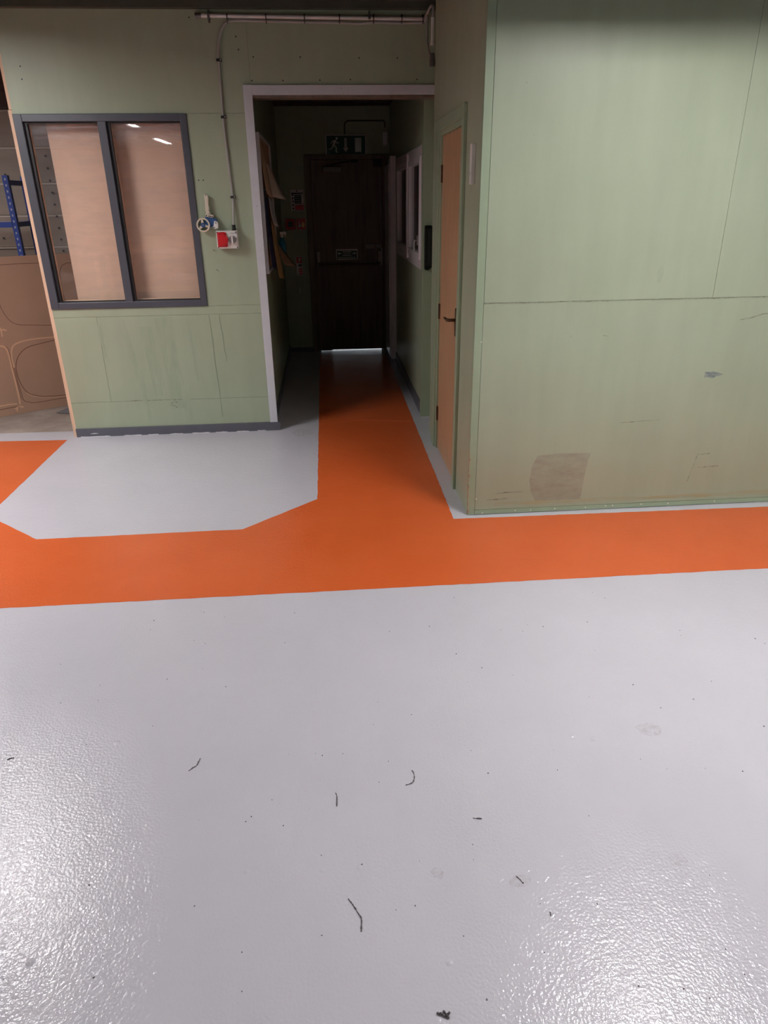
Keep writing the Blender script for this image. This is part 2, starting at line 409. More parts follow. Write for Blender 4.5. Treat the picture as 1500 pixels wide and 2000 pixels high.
# door 1: lining, architrave, leaf
dn = struct(MB().box(XD-.006, XD+.095, 4.745, 4.80, 0, 2.03).box(XD-.006, XD+.095, 3.995, 4.05, 0, 2.03).box(XD-.006, XD+.095, 4.05, 4.745, 1.995, 2.03).build('door_1', 'green_trim', bevel=.002),
            'narrow oak veneer door in a green painted frame')
MB().box(XD-.018, XD, 4.78, 4.915, 0, 2.085).box(XD-.018, XD, 3.945, 4.005, 0, 2.085).box(XD-.018, XD, 4.005, 4.78, 2.02, 2.085).build('architrave', 'green_trim', dn, bevel=.003)
leaf = MB().box(XD+.006, XD+.046, 4.053, 4.742, .006, 1.992).build('leaf', 'oak', dn, bevel=.0015)
for z in (1.786, .96, .258):
    h = MB().cyl((XD+.0, 4.748, z-.05), (XD+.0, 4.748, z+.05), .006, 10).box(XD+.002, XD+.008, 4.725, 4.75, z-.05, z+.05).build('hinge', 'bronze', leaf)
    MB().cyl((XD+.0, 4.748, z-.055), (XD+.0, 4.748, z-.05), .0075, 10).cyl((XD, 4.748, z+.05), (XD, 4.748, z+.055), .0075, 10).build('hinge_pin', 'brass', leaf)
MB().box(XD-.003, XD+.006, 4.085, 4.125, .905, 1.065).build('handle_plate', 'bronze', leaf, bevel=.002)
MB().tube([(XD, 4.105, 1.0), (XD-.045, 4.105, 1.0), (XD-.05, 4.115, 1.0), (XD-.05, 4.16, 1.0), (XD-.048, 4.22, .997)], [.009, .009, .009, .008, .007], 10).build('lever', 'bronze', leaf, smooth=True)
MB().cyl((XD-.004, 4.105, .945), (XD+.004, 4.105, .945), .006, 10).build('keyhole', 'black', leaf)
# chipped corner
z = .01
while z < .92:
    L = random.uniform(.015, .05) if z < .36 else random.uniform(.01, .04)
    wd = random.uniform(.002, .009) if z < .36 else random.uniform(.0006, .0022)
    MB().prism([(XD-.0032, YR-.0042, z), (XD-.0032+wd*.6, YR-.0042, z-.002), (XD-.0032+wd, YR-.0042, z+L*.4), (XD-.0032+wd*.7, YR-.0042, z+L*.8), (XD-.0032, YR-.0042, z+L)], (0, .006, 0)).build('chipped_edge', 'chip', ws)
    z += L+(random.uniform(.0, .012) if z < .36 else random.uniform(.02, .09))

# ------------------------------------------------------------------ right wall facing the camera
wr = struct(MB().box(XD, 5.1, YR+.012, YR+.10, 0, WALLH).build('wall_right', 'green'), 'pale green boarded wall facing the open floor')
for a in [(XD+.04, 3.2, .030, 1.166), (3.2, 5.1, .03, 1.166), (XD+.04, 1.975, 1.166, WALLH), (1.975, 3.2, 1.166, WALLH), (3.2, 5.1, 1.166, WALLH)]:
    panel(*a, YR, wr)
MB().box(XD-.002, XD+.039, YR-.003, YR+.03, .002, WALLH).build('corner_strip', 'green_trim', wr, bevel=.002)
MB().box(XD+.04, 5.1, YR-.004, YR+.01, .004, .029).build('kick_strip', 'green_trim', wr)
for x, z in [(.781, .974), (.79, .10), (.83, .012), (1.02, .018), (1.11, .016), (1.25, .018), (1.43, .018), (1.55, .022), (1.59, .022), (1.76, .022), (1.92, .02), (2.2, .02)]:
    MB().cyl((x, YR-.006, z), (x, YR+.002, z), .0035, 8).build('screw', 'white_plastic', wr)
yy = YR-.0002
D = [(1.125, .343), (1.25, .350), (1.43, .347), (1.415, .30), (1.405, .20), (1.395, .062), (1.14, .058), (1.105, .12), (1.09, .20), (1.10, .28)]
MB().prism([(x, yy, z) for x, z in D], (0, -.0004, 0)).build('scuff_mark', 'scuff_brown', wr)
MB().prism([(x, yy, z) for x, z in [(2.005, .752), (2.06, .748), (2.075, .758), (2.115, .765), (2.06, .782), (2.006, .782)]], (0, -.0004, 0)).build('scuff_mark', 'scuff_grey', wr)
mark(wr, [(2.12, .315), (2.05, .312), (2.035, .25), (2.02, .18), (2.015, .15)], [.008, .009, .005, .006, .008], 'scuff_dark', yy)
mark(wr, [(2.06, .232), (2.12, .236), (2.19, .238)], [.003, .006, .008], 'scuff_dark', yy)
mark(wr, [(1.56, .515), (1.64, .518), (1.72, .522), (1.80, .525)], [.002, .007, .003, .002], 'scuff_dark', yy)
mark(wr, [(.90, .125), (.95, .13), (1.05, .132)], [.002, .005, .002], 'scuff_dark', yy)
mark(wr, [(.85, .088), (.92, .09), (.97, .095)], [.003, .008, .003], 'scuff_dark', yy)
mark(wr, [(2.14, 1.05), (2.2, 1.06), (2.27, 1.08), (2.4, 1.075)], [.002, .008, .006, .002], 'scuff_dark', yy)
mark(wr, [(1.42, .99), (1.45, .985)], [.004, .003], 'scuff_dark', yy)
mark(wr, [(.9+i*.08, .062+random.uniform(-.004, .004)) for i in range(24)], [random.uniform(.01, .03) for _ in range(24)], 'stain_yellow', yy)
mark(wr, [(.79+i*.03, 1.164+random.uniform(-.002, .002)) for i in range(50)], [random.uniform(.001, .006) for _ in range(50)], 'scuff_dark', yy)
mark(wr, [(1.675, 1.245), (1.68, 1.29), (1.682, 1.33)], [.02, .035, .015], 'drip', yy)

# rooms behind the green walls
struct(MB().box(.85, .95, 5.10, 5.60, 0, WALLH).build('wall_stub', 'green'))
po = struct(MB().box(.733, .95, 5.51, 5.60, 0, 2.30).build('trim_4', 'green_trim', bevel=.002), 'green painted post at the corridor mouth')
for i in range(4):
    MB().strip([(.735+.02*i, 5.5085, .003), (.752+.02*i, 5.5085, .004)], [random.uniform(.004, .012), random.uniform(.004, .012)], (0, -1, 0), .001).build('sealant_smear', 'sealant', po)
# corridor right wall with white window and door
wc = struct(MB().box(XD+.005, XD+.10, 5.60, 7.74, 0, 1.17).box(XD+.005, XD+.10, 5.60, 7.74, 2.0, 2.62).box(XD+.005, XD+.10, 7.45, 7.74, 1.17, 2.0)
            .box(XD+.005, XD+.10, 7.74, 8.4, 2.04, 2.62).build('wall_corridor_right', 'green'), 'green right wall of the dark corridor')
struct(MB().box(.95, 1.0, 5.5, 8.5, 0, 2.62).box(.845, .95, 7.70, 7.74, 0, 2.62).build('wall_inner', 'plaster'))
struct(MB().box(XD-.008, XD+.005, 5.60, 7.72, 0, .095).build('baseboard_corridor', 'skirting_grey'), 'dark baseboard along the corridor')
w2 = struct(MB().box(XD-.012, XD+.06, 5.60, 7.50, 1.145, 1.215).box(XD-.012, XD+.06, 5.60, 7.50, 1.935, 2.005).box(XD-.012, XD+.06, 7.43, 7.50, 1.215, 1.935)
            .box(XD-.012, XD+.06, 5.60, 5.66, 1.215, 1.935).build('window_2', 'upvc', bevel=.004), 'white plastic framed window in the corridor wall')
MB().box(XD-.028, XD+.06, 6.44, 6.52, 1.175, 1.985).build('mullion', 'upvc', w2, bevel=.004)
for y0, y1 in ((5.66, 6.44), (6.52, 7.43)):
    s = MB().box(XD-.02, XD+.03, y0, y0+.05, 1.215, 1.935).box(XD-.02, XD+.03, y1-.05, y1, 1.215, 1.935).box(XD-.02, XD+.03, y0+.05, y1-.05, 1.215, 1.262).box(XD-.02, XD+.03, y0+.05, y1-.05, 1.888, 1.935).build('sash', 'upvc', w2, bevel=.004)
    MB().box(XD-.021, XD-.0195, y0+.046, y0+.05, 1.26, 1.89).box(XD-.021, XD-.0195, y1-.05, y1-.046, 1.26, 1.89).build('gasket', 'black', s)
    MB().box(XD+.004, XD+.008, y0+.05, y1-.05, 1.262, 1.888).build('pane', 'glass', w2)
h = MB().box(XD-.034, XD-.02, 5.685, 5.70, 1.32, 1.39).tube([(XD-.03, 5.692, 1.355), (XD-.05, 5.692, 1.355), (XD-.055, 5.692, 1.33), (XD-.055, 5.692, 1.28)], .008, 8).build('window_handle', 'steel', w2)
d2 = struct(MB().box(XD-.052, XD+.06, 7.74, 7.80, .02, 2.04).box(XD-.016, XD+.06, 8.33, 8.395, .02, 2.04).box(XD-.016, XD+.06, 7.80, 8.33, 1.975, 2.04).build('door_2', 'upvc', bevel=.004), 'white plastic door seen edge on at the corridor end')
MB().box(XD-.064, XD+.03, 7.81, 8.32, .03, 1.97).build('leaf', 'upvc', d2, bevel=.006)
for z in (1.75, .95, .35):
    MB().cyl((XD-.012, 7.73, z-.05), (XD-.012, 7.73, z+.05), .010, 10).box(XD-.02, XD+.004, 7.725, 7.74, z-.03, z+.03).build('hinge', 'upvc', d2)
MB().box(XD-.012, XD+.06, 7.74, 8.39, 0, .022).build('threshold', 'skirting_grey', d2)
# corridor left wall, back wall, ceiling
struct(MB().box(XL-.10, XL, YA+.10, 8.5, 0, 2.62).build('wall_corridor_left', 'green'), 'green left wall of the dark corridor')
struct(MB().box(XL, XL+.012, YA+.11, YB, 0, .075).build('baseboard_passage', 'skirting_grey'))
struct(MB().box(XL-.1, 1.0, YA+.10, 8.5, 2.545, 2.62).build('ceiling_corridor', 'dark_joist'), 'dark corridor ceiling')
wb = struct(MB().box(XL-.1, -.178, YB+.012, YB+.11, 0, 2.55).box(-.178, -.10, YB+.012, YB+.11, 2.08, 2.55).box(-.10, .66, YB+.012, YB+.11, 2.08, 2.55).box(.66, 1.0, YB+.012, YB+.11, 0, 2.55)
            .box(-.178, -.172, YB+.012, YB+.11, 0, 2.08).build('wall_back', 'green'), 'end wall of the corridor round the fire door')
for a in [(XL, -.180, .0, 2.545), (-.176, XD, 2.09, 2.545), (.725, XD+.01, 0, 2.09)]:
    panel(*a, YB, wb, g=.002)
MB().box(XL, -.18, YB-.012, YB, 0, .05).build('baseboard_strip', 'skirting_grey', wb)
d3 = struct(MB().box(-.176, -.112, YB-.02, YB+.10, 0, 2.085).box(.66, .725, YB-.02, YB+.10, 0, 2.085).box(-.112, .66, YB-.02, YB+.10, 2.042, 2.085).build('door_3', 'brown_door', bevel=.003), 'brown fire exit door with push bar')
lf = MB().box(-.109, .657, YB+.012, YB+.056, .009, 2.039).build('leaf', 'brown_door', d3, bevel=.002)
MB().box(-.112, -.09, YB+.057, YB+.075, 0, 2.042).box(.638, .66, YB+.057, YB+.075, 0, 2.042).box(-.09, .638, YB+.057, YB+.075, 2.01, 2.042).build('door_stop', 'brown_door', d3)
MB().box(-.109, .03, YB+.01, YB+.05, .003, .012).box(.03, .05, YB+.01, YB+.05, .005, .012).build('weather_strip', 'black', d3)
# push bar
pb = MB().box(-.09, -.045, YB-.045, YB+.012, .955, 1.12).box(.60, .645, YB-.045, YB+.012, .955, 1.12).build('push_bar_bracket', 'dull_steel', lf, bevel=.006)
MB().tube([(-.068, YB-.02, 1.0), (-.06, YB-.065, .975), (-.03, YB-.075, .968), (.58, YB-.075, .968), (.612, YB-.065, .975), (.622, YB-.02, 1.0)], .013, 10).build('push_bar', 'brown_door', lf, smooth=True)
MB().box(.646, .652, YB-.03, YB+.012, .97, 1.14).build('latch_edge', 'steel', lf)
bo = MB().box(.468, .56, YB-.006, YB+.012, 1.135, 1.185).box(.585, .645, YB-.006, YB+.012, 1.14, 1.18).build('slide_bolt', 'dull_steel', lf, bevel=.002)
# closer
MB().box(.02, .228, YB-.045, YB+.012, 1.915, 1.975).build('closer_body', 'dull_steel', lf, bevel=.008)
MB().tube([(.10, YB-.03, 1.985), (.22, YB-.10, 2.01), (.365, YB-.02, 2.025)], .008, 8).box(.33, .40, YB-.03, YB+.012, 2.01, 2.038).build('closer_arm', 'bead_black', lf)
MB().box(.565, .655, YB-.02, YB+.012, 1.965, 2.035).build('overhead_catch', 'bead_black', lf, bevel=.003)
MB().box(.648, .655, YB-.004, YB+.012, 1.2, 1.96).build('edge_strip', 'dull_steel', lf)
# sign on the fire door
gs = thing('door_sign', (.253, YB+.012, 1.02), 'small green and white sign fixed above the push bar of the brown fire door', 'sign')
MB().box(.130, .376, YB+.008, YB+.012, 1.022, 1.135).build('plate', 'sign_white', gs)
MB().box(.140, .366, YB+.0068, YB+.008, 1.030, 1.118).build('green_field', 'sign_green', gs)
for x0, x1, z0, z1 in [(.205, .300, 1.103, 1.110), (.215, .29, 1.082, 1.088), (.205, .30, 1.064, 1.070), (.15, .355, 1.045, 1.050), (.16, .35, 1.035, 1.039)]:
    MB().box(x0, x1, YB+.006, YB+.0068, z0, z1).build('print_line', 'sign_pic', gs)
for s in (-1, 1):
    cx = .253+s*.085
    MB().prism([(cx-s*.022, YB+.0068, 1.085), (cx-s*.022, YB+.0068, 1.095), (cx, YB+.0068, 1.095), (cx, YB+.0068, 1.107), (cx+s*.022, YB+.0068, 1.09), (cx, YB+.0068, 1.073), (cx, YB+.0068, 1.085)], (0, -.001, 0)).build('arrow', 'sign_pic', gs)

# ------------------------------------------------------------------ left store area
wcl = struct(MB().box(-6.1, XL-.1, 7.47, 7.6, 0, CEIL).build('wall_store', 'cladding'), 'grey brown metal clad wall of the store area')
zz = [0, .35, .70, .98, 1.265, 1.545, 1.822, 2.12, 2.42]
for i in range(8):
    MB().box(-6.05, -.6, 7.452+.006*(i % 2), 7.47, zz[i]+.006, zz[i+1]-.006).build('cladding_plank', 'cladding', wcl, bevel=.004)
    MB().box(-6.05, -.6, 7.448, 7.47, zz[i+1]-.010, zz[i+1]+.004).build('cladding_lip', 'cladding_edge', wcl)
MB().box(-6.05, -.6, 7.38, 7.47, 2.425, CEIL).build('eaves_beam', 'dark_joist', wcl)
for i in range(9):
    z = 2.05-i*.103
    MB().cyl((-2.535, 7.445, z), (-2.535, 7.46, z), .010, 8).build('bolt', 'bead_black', wcl)
for x, z in [(-3.07, 1.35), (-2.93, 1.9), (-3.1, 1.65)]:
    MB().cyl((x, 7.445, z), (x, 7.46, z), .008, 8).build('bolt', 'bead_black', wcl)

# blue racking
rk = thing('shelving_rack', (-3.4, 6.95, 0), 'bright blue slotted steel shelving rack against the metal clad wall', 'rack')
for x in (-4.15, -2.66):
    for y in (6.74, 7.13):
        up_ = MB().box(x-.022, x+.022, y-.003, y+.003, 0, 1.87).box(x+.018, x+.022, y, y+.04, 0, 1.87).build('upright', 'rack_blue', rk)
        if x > -3 and y < 7:
            for i in range(17):
                z = 1.84-i*.047
                MB().box(x-.006, x+.006, y-.0045, y-.003, z-.009, z+.009).build('slot', 'slot', up_)
    for z in (.3, .9, 1.485, 1.815):
        MB().box(x-.006, x+.006, 6.745, 7.13, z-.02, z+.02).build('side_rail', 'rack_blue', rk)
for z in (.3, .9, 1.485):
    for y in (6.742, 7.128):
        MB().box(-4.13, -2.68, y-.012, y+.012, z-.022, z+.022).build('beam', 'rack_blue', rk)
    MB().box(-4.13, -2.68, 6.755, 7.115, z+.012, z+.02).build('shelf_board', 'cladding_edge', rk)

# routed fibreboard panel in front of the rack
ang = math.atan2(.327, .483); ux = Vector((math.cos(ang), math.sin(ang), 0)); lean = R(5)
nback = Vector((-math.sin(ang), math.cos(ang), 0)); uz = Vector((0, 0, 1))*math.cos(lean) + nback*math.sin(lean)
P0 = Vector((-2.806, 5.953, .002)); nrm = ux.cross(uz)   # towards the camera
def pp(s, t, h=0): return P0 + ux*s + uz*t + nrm*h
rp = thing('routed_panel', tuple(P0), 'brown fibreboard sheet with routed curved outlines standing in front of the blue rack', 'board')
S0, S1, TH = -.55, 1.15, 1.262
MB().prism([pp(S0, 0, -.018), pp(S1, 0, -.018), pp(S1, TH, -.018), pp(S0, TH, -.018)], nrm*.018).build('sheet', 'mdf', rp, bevel=.001)
def groove(pts, w_=.006, m='mdf_groove_dark'):
    MB().strip([pp(s, t, .0002) for s, t in pts], w_, nrm, .0006).build('groove', m, rp)
groove([(-.5, 1.2), (.284, 1.2), (.414, 1.203), (.65, 1.196)], .005)
groove(bez([(.213, .876), (.234, .805), (.266, .756), (.315, .727), (.391, .716), (.582, .694), (.70, .70), (.73, .76), (.722, .90), (.719, .994), (.727, 1.098), (.748, 1.154), (.782, 1.178), (.843, 1.186), (1.1, 1.18)], 4), .005)
groove(bez([(.70, .60), (.584, .595), (.456, .599), (.341, .595), (.257, .576), (.224, .55), (.208, .505), (.2, .447), (.202, .386)], 4), .010, 'mdf_groove_light')
groove(bez([(.70, .575), (.585, .571), (.458, .556), (.351, .54), (.286, .506), (.24, .453), (.215, .384), (.213, .312), (.224, .237), (.255, .17), (.305, .134), (.393, .109), (.571, .091), (.75, .09)], 4), .006)
groove(bez([(.75, .082), (.571, .083), (.393, .101), (.30, .126), (.248, .164)], 4), .005, 'mdf_groove_light')
groove(bez([(.202, .386), (.202, .265), (.208, .166), (.212, .109), (.247, .085), (.313, .07), (.578, .071), (.8, .07)], 4), .005)
groove(bez([(.06, .585), (.141, .573), (.17, .557), (.182, .514), (.183, .377), (.183, .232), (.18, .121), (.176, .078)], 4), .013, 'mdf_groove_light')
groove(bez([(.178, .568), (.192, .531), (.191, .388), (.194, .254), (.197, .118)], 4), .004)
groove([(-.4, .088), (.021, .088), (.088, .091), (.155, .086)], .009, 'mdf_groove_light')
groove([(-.4, .06), (.014, .059), (.082, .062), (.167, .062)], .006)
groove([(.13, .045), (.161, .063), (.198, .05)], .012, 'mdf_groove_light')
groove([(.15, .056), (.141, .023)], .010, 'mdf_groove_light')
groove([(.165, .698), (.188, .701), (.213, .692)], .012, 'mdf_groove_light')
groove([(.17, .72), (.174, .697), (.169, .645)], .010, 'mdf_groove_light')
groove(bez([(.213, .876), (.20, 1.0), (.16, 1.08), (.05, 1.12), (-.4, 1.12)], 4), .005)

# pale sheet standing behind the window
tag(MB().box(-1.815, -.62, 5.45, 5.468, .002, 2.44).build('plywood_sheet', 'sheet', bevel=.001), 'tall pale beige board standing upright close behind the grey window', 'board')
# grey offcut on the concrete
oc = MB().prism([(-2.35, 5.99, .012), (-2.05, 5.93, .004), (-1.95, 6.22, .02), (-2.20, 6.16, .045)], (0, 0, .006)).build('sheet_offcut', 'offcut')
tag(oc, 'grey sheet offcut lying on the bare concrete beside the wall end', 'offcut')
oc.location.z = .0015

# ------------------------------------------------------------------ things on the window wall
# tape dispenser hanging on the wall
tg = thing('tape_dispenser', (-.80, YA, 1.44), 'blue and cream hand tape dispenser hanging on the green wall beside the window', 'tape dispenser')
yf = YA-.052
hn = [(-.802, 1.694), (-.778, 1.688), (-.772, 1.672), (-.777, 1.63), (-.774, 1.605), (-.778, 1.59), (-.768, 1.57), (-.798, 1.566), (-.802, 1.60), (-.799, 1.64)]
MB().prism([(x, yf+.012, z) for x, z in hn], (0, .026, 0)).build('handle', 'cream_plastic', tg, bevel=.005)
MB().prism([(x, yf+.006, z) for x, z in [(-.803, 1.572), (-.752, 1.562), (-.752, 1.545), (-.803, 1.553)]], (0, .040, 0)).build('collar', 'cream_plastic', tg, bevel=.002)
for x in (-.797, -.780, -.770, -.760):
    MB().cyl((x, yf+.004, 1.560-(x+.797)*.2), (x, yf+.007, 1.560-(x+.797)*.2), .0042, 8).build('rivet', 'black', tg)
MB().prism([(x, yf+.016, z) for x, z in [(-.806, 1.555), (-.750, 1.546), (-.728, 1.530), (-.732, 1.508), (-.752, 1.496), (-.790, 1.48), (-.815, 1.50), (-.812, 1.53)]], (0, .005, 0)).build('frame', 'blue_plastic', tg, bevel=.001)
wh = MB().ring((-.826, yf, 1.50), (0, 1, 0), .036, .0455, .048).build('tape_roll', 'cream_plastic', tg, smooth=False)
sp = MB()
for a in (100, 220, 340):
    ca, sa = math.cos(R(a)), math.sin(R(a)); c = Vector((-.826, yf+.004, 1.50)); d = Vector((ca, 0, sa)); n_ = Vector((-sa, 0, ca))
    sp.prism([c+d*.012-n_*.009, c+d*.038-n_*.005, c+d*.038+n_*.005, c+d*.012+n_*.009], (0, .006, 0))
sp.build('spokes', 'cream_plastic', wh)
MB().ring((-.826, yf+.001, 1.50), (0, 1, 0), .004, .0155, .03, 18).build('hub', 'blue_plastic', wh)
MB().cyl((-.826, yf-.002, 1.50), (-.826, yf+.03, 1.50), .0045, 10).build('hub_screw', 'steel', wh)
MB().prism([(x, yf+.004, z) for x, z in [(-.748, 1.526), (-.729, 1.520), (-.724, 1.505), (-.727, 1.478), (-.754, 1.474), (-.758, 1.486)]], (0, .042, 0)).build('blade_guard', 'white_plastic', tg, bevel=.002)
for x, z in ((-.739, 1.512), (-.752, 1.484)):
    MB().cyl((x, yf+.002, z), (x, yf+.006, z), .004, 8).build('guard_rivet', 'black', tg)
MB().cyl((-.79, YA, 1.68), (-.79, yf+.01, 1.683), .003, 8).build('hanging_nail', 'dull_steel', tg)

# switched socket box
sb = thing('socket_box', (-.67, YA, 1.345), 'white switched industrial socket box with red cover on the green wall', 'socket')
MB().box(-.743, -.597, YA-.062, YA, 1.345, 1.462).build('enclosure', 'white_plastic', sb, bevel=.004)
MB().box(-.741, -.599, YA-.070, YA-.062, 1.347, 1.460).build('front_plate', 'white_plastic', sb, bevel=.003)
rc = MB().prism([(x, YA-.078, z) for x, z in [(-.735, 1.452), (-.690, 1.455), (-.672, 1.450), (-.668, 1.40), (-.668, 1.358), (-.735, 1.356)]], (0, .010, 0)).build('red_cover', 'red_plastic', sb, bevel=.004)
MB().prism(arc((-.700, YA-.098, 1.405), .040, -70, 70, 10) + [Vector((-.725, YA-.098, 1.443)), Vector((-.725, YA-.098, 1.367))], (0, .022, 0)).build('flap', 'red_plastic', rc, bevel=.004)
kb = MB().ring((-.632, YA-.080, 1.405), (0, 1, 0), .002, .026, .012, 24).build('rotary_switch', 'grey_plastic', sb)
MB().box(-.638, -.626, YA-.098, YA-.078, 1.380, 1.430).build('switch_grip', 'white_plastic', kb, bevel=.003)
for x, z in ((-.735, 1.452), (-.607, 1.452), (-.735, 1.353), (-.605, 1.353)):
    MB().cyl((x, YA-.0725, z), (x, YA-.069, z), .004, 8).build('screw', 'black', sb)
MB().box(-.645, -.60, YA-.0712, YA-.070, 1.444, 1.448).build('print_mark', 'grey_plastic', sb)
gd = MB().cyl((-.620, YA-.03, 1.462), (-.620, YA-.03, 1.475), .016, 6).cyl((-.620, YA-.03, 1.475), (-.620, YA-.03, 1.498), .012, 12).build('cable_gland', 'black', sb)

# conduit along the top of the wall
cd = thing('conduit_pipe', (.0, YA, 2.68), 'pale galvanised conduit pipe running along the top of the green wall', 'conduit')
zc = 2.703
MB().cyl((-.705, YA-.024, zc+.002), (.70, YA-.024, zc-.012), .011, 12).build('pipe', 'galv', cd, smooth=False)
MB().cyl((-.738, YA-.024, zc+.002), (-.70, YA-.024, zc+.002), .0135, 12).ring((-.738, YA-.024, zc+.002), (1, 0, 0), .011, .0145, .006, 14).ring((-.716, YA-.024, zc+.002), (1, 0, 0), .011, .0145, .006, 14).build('end_coupling', 'dull_steel', cd)
for x in (-.655, .35):
    MB().box(x-.008, x+.008, YA-.037, YA, zc-.016, zc+.014).cyl((x, YA-.012, zc+.012), (x, YA-.012, zc+.034), .006, 8).cyl((x, YA-.02, zc-.014), (x, YA-.02, zc-.036), .007, 8).build('saddle_clamp', 'dull_steel', cd, bevel=.002)
for x in (-.54, -.30, -.06, .16, .375, .555, .69):
    MB().ring((x-.003, YA-.024, zc-.012), (1, 0, 0), .0245, .027, .006, 14).build('cable_tie', 'black', cd)

# grey cable: under the pipe, bends down to the socket
pc = thing('power_cable', (-.62, YA, 1.5), 'grey power cable strapped under the conduit and dropping to the socket box', 'cable')
path = [(.70, YA-.024, zc-.030), (.55, YA-.024, zc-.033), (.38, YA-.024, zc-.030), (.28, YA-.024, zc-.036), (.16, YA-.024, zc-.032), (-.06, YA-.024, zc-.030), (-.2, YA-.024, zc-.027), (-.30, YA-.024, zc-.026),
        (-.44, YA-.024, zc-.022), (-.53, YA-.022, zc-.026), (-.575, YA-.018, zc-.055), (-.605, YA-.014, zc-.12), (-.620, YA-.010, 2.49), (-.622, YA-.010, 2.30), (-.626, YA-.010, 2.153), (-.620, YA-.010, 1.9), (-.612, YA-.012, 1.673), (-.616, YA-.024, 1.56), (-.620, YA-.03, 1.49)]
MB().tube(bez(path, 6), .0085, 8).build('sheath', 'cable_grey', pc, smooth=True)
for x, z in ((-.621, 2.471), (-.626, 2.153), (-.612, 1.673)):
    cl = MB().box(x-.014, x+.020, YA-.024, YA, z-.008, z+.008).build('cable_clip', 'black', pc, bevel=.003)
    MB().cyl((x+.014, YA-.027, z), (x+.014, YA-.02, z), .004, 8).build('clip_nail', 'white_plastic', cl)

# drop at the corner with the side wall
dc = thing('conduit_drop', (XD-.02, 5.15, 2.43), 'short vertical conduit with looped cable at the corner beside the oak door wall', 'conduit')
MB().cyl((XD-.02, 5.09, 2.525), (XD-.02, 5.09, 2.66), .010, 12).cyl((XD-.02, 5.09, 2.515), (XD-.02, 5.09, 2.53), .013, 12).build('pipe', 'galv', dc)
MB().tube(bez([(.70, YA-.024, zc-.012), (.715, YA-.04, zc+.01), (.725, 5.20, 2.735), (XD-.016, 5.11, 2.72), (XD-.018, 5.09, 2.66)], 6), .008, 8).build('cable_loop', 'cable_grey', dc, smooth=True)
MB().tube(bez([(.705, YA-.024, zc-.03), (.715, 5.26, 2.70), (.712, 5.22, 2.62), (.706, 5.17, 2.54), (.715, 5.12, 2.47), (XD-.018, 5.09, 2.445)], 6), .007, 8).build('cable_loop', 'cable_grey', dc, smooth=True)
MB().tube([(XD-.018, 5.09, 2.475), (XD-.018, 5.09, 2.45), (XD-.018, 5.09, 2.43), (XD-.018, 5.09, 2.405)], [.011, .016, .018, .018], 12).build('bell_end', 'dull_steel', dc)
# white plate seen edge on, on the side wall
tp = thing('wall_plate', (XD, 3.71, 1.70), 'slim pale plate fixed to the side wall between oak door and corner', 'wall plate')
MB().box(XD-.022, XD, 3.695, 3.735, 1.708, 1.886).build('plate', 'white_plastic', tp, bevel=.003)
MB().box(XD-.025, XD-.022, 3.70, 3.712, 1.75, 1.765).build('catch', 'white_plastic', tp)
# black slim box on the post
bx = thing('slim_box', (.772, 5.51, 1.14), 'tall slim black plastic box fixed on the green post at the corridor mouth', 'box')
MB().prism([(.744, 5.470, 1.165), (.752, 5.470, 1.155), (.776, 5.470, 1.155), (.80, 5.470, 1.175), (.80, 5.470, 1.462), (.793, 5.470, 1.468), (.750, 5.470, 1.468), (.744, 5.470, 1.462)], (0, .04, 0)).build('case', 'black_gloss', bx, bevel=.004)
MB().box(.752, .758, 5.466, 5.470, 1.18, 1.44).build('slot_edge', 'black', bx)
MB().box(.764, .792, 5.467, 5.470, 1.19, 1.445).build('front_plate', 'black', bx, bevel=.001)

# ------------------------------------------------------------------ corridor: notice board and what hangs on it
nb = thing('notice_board', (XL, 6.05, 1.16), 'white edged notice board on the left wall of the dark corridor', 'notice board')
MB().box(XL, XL+.030, 5.51, 6.62, 1.165, 2.065).build('panel', 'brown_paper', nb)
MB().box(XL, XL+.046, 5.49, 5.51, 1.15, 2.08).box(XL, XL+.046, 6.62, 6.64, 1.15, 2.08).box(XL, XL+.046, 5.51, 6.62, 1.15, 1.168).box(XL, XL+.046, 5.51, 6.62, 2.062, 2.08).build('frame', 'white_trim', nb, bevel=.002)
def page(name, m, y0, y1, z0, z1, out0, out1, label, curl=0.0, skew=0, cat='paper', group=None):
    """paper pinned at its top, standing out from the board; out = distance from wall at top/bottom"""
    mb = MB(); n, k_ = 8, 6; vs = []
    for i in range(n+1):
        t = i/n; z = z1+(z0-z1)*t
        for j in range(k_+1):
            u = j/k_; y = y0+(y1-y0)*u+skew*t
            vs.append((XL+.034+out0+(out1-out0)*t**1.5+curl*u*u*t, y, z-(.04*u*t if curl else 0)))
    q = k_+1; N = len(vs)
    vs2 = vs+[(x+.0012, y, z) for x, y, z in vs]; fs = []
    for i in range(n):
        for j in range(k_):
            a = i*q+j; fs += [(a, a+1, a+q+1, a+q), (N+a, N+a+q, N+a+q+1, N+a+1)]
    for i in range(n):
        for j in (0, k_):
            a = i*q+j; fs.append((a, a+q, N+a+q, N+a))
    for j in range(k_):
        for i in (0, n):
            a = i*q+j; fs.append((a, a+1, N+a+1, N+a))
    t_ = thing(name, (XL+.034, (y0+y1)/2, z0), label, cat, group)
    MB().add(vs2, fs).build('sheet', m, t_, smooth=True)
    MB().cyl((XL+.031, (y0+y1)/2, z1-.012), (XL+.042+out0, (y0+y1)/2, z1-.012), .005, 8).build('pin', 'red_plastic' if m == 'paper' else 'steel', t_)
    return t_
page('pinned_sheet', 'brown_paper', 5.56, 5.90, 1.70, 2.045, .004, .030, 'brown paper sheet pinned at the near top of the notice board', .02)
page('pinned_sheet', 'paper', 5.98, 6.20, 1.69, 1.93, .006, .030, 'cream paper sheet curling far out from the notice board', .11)
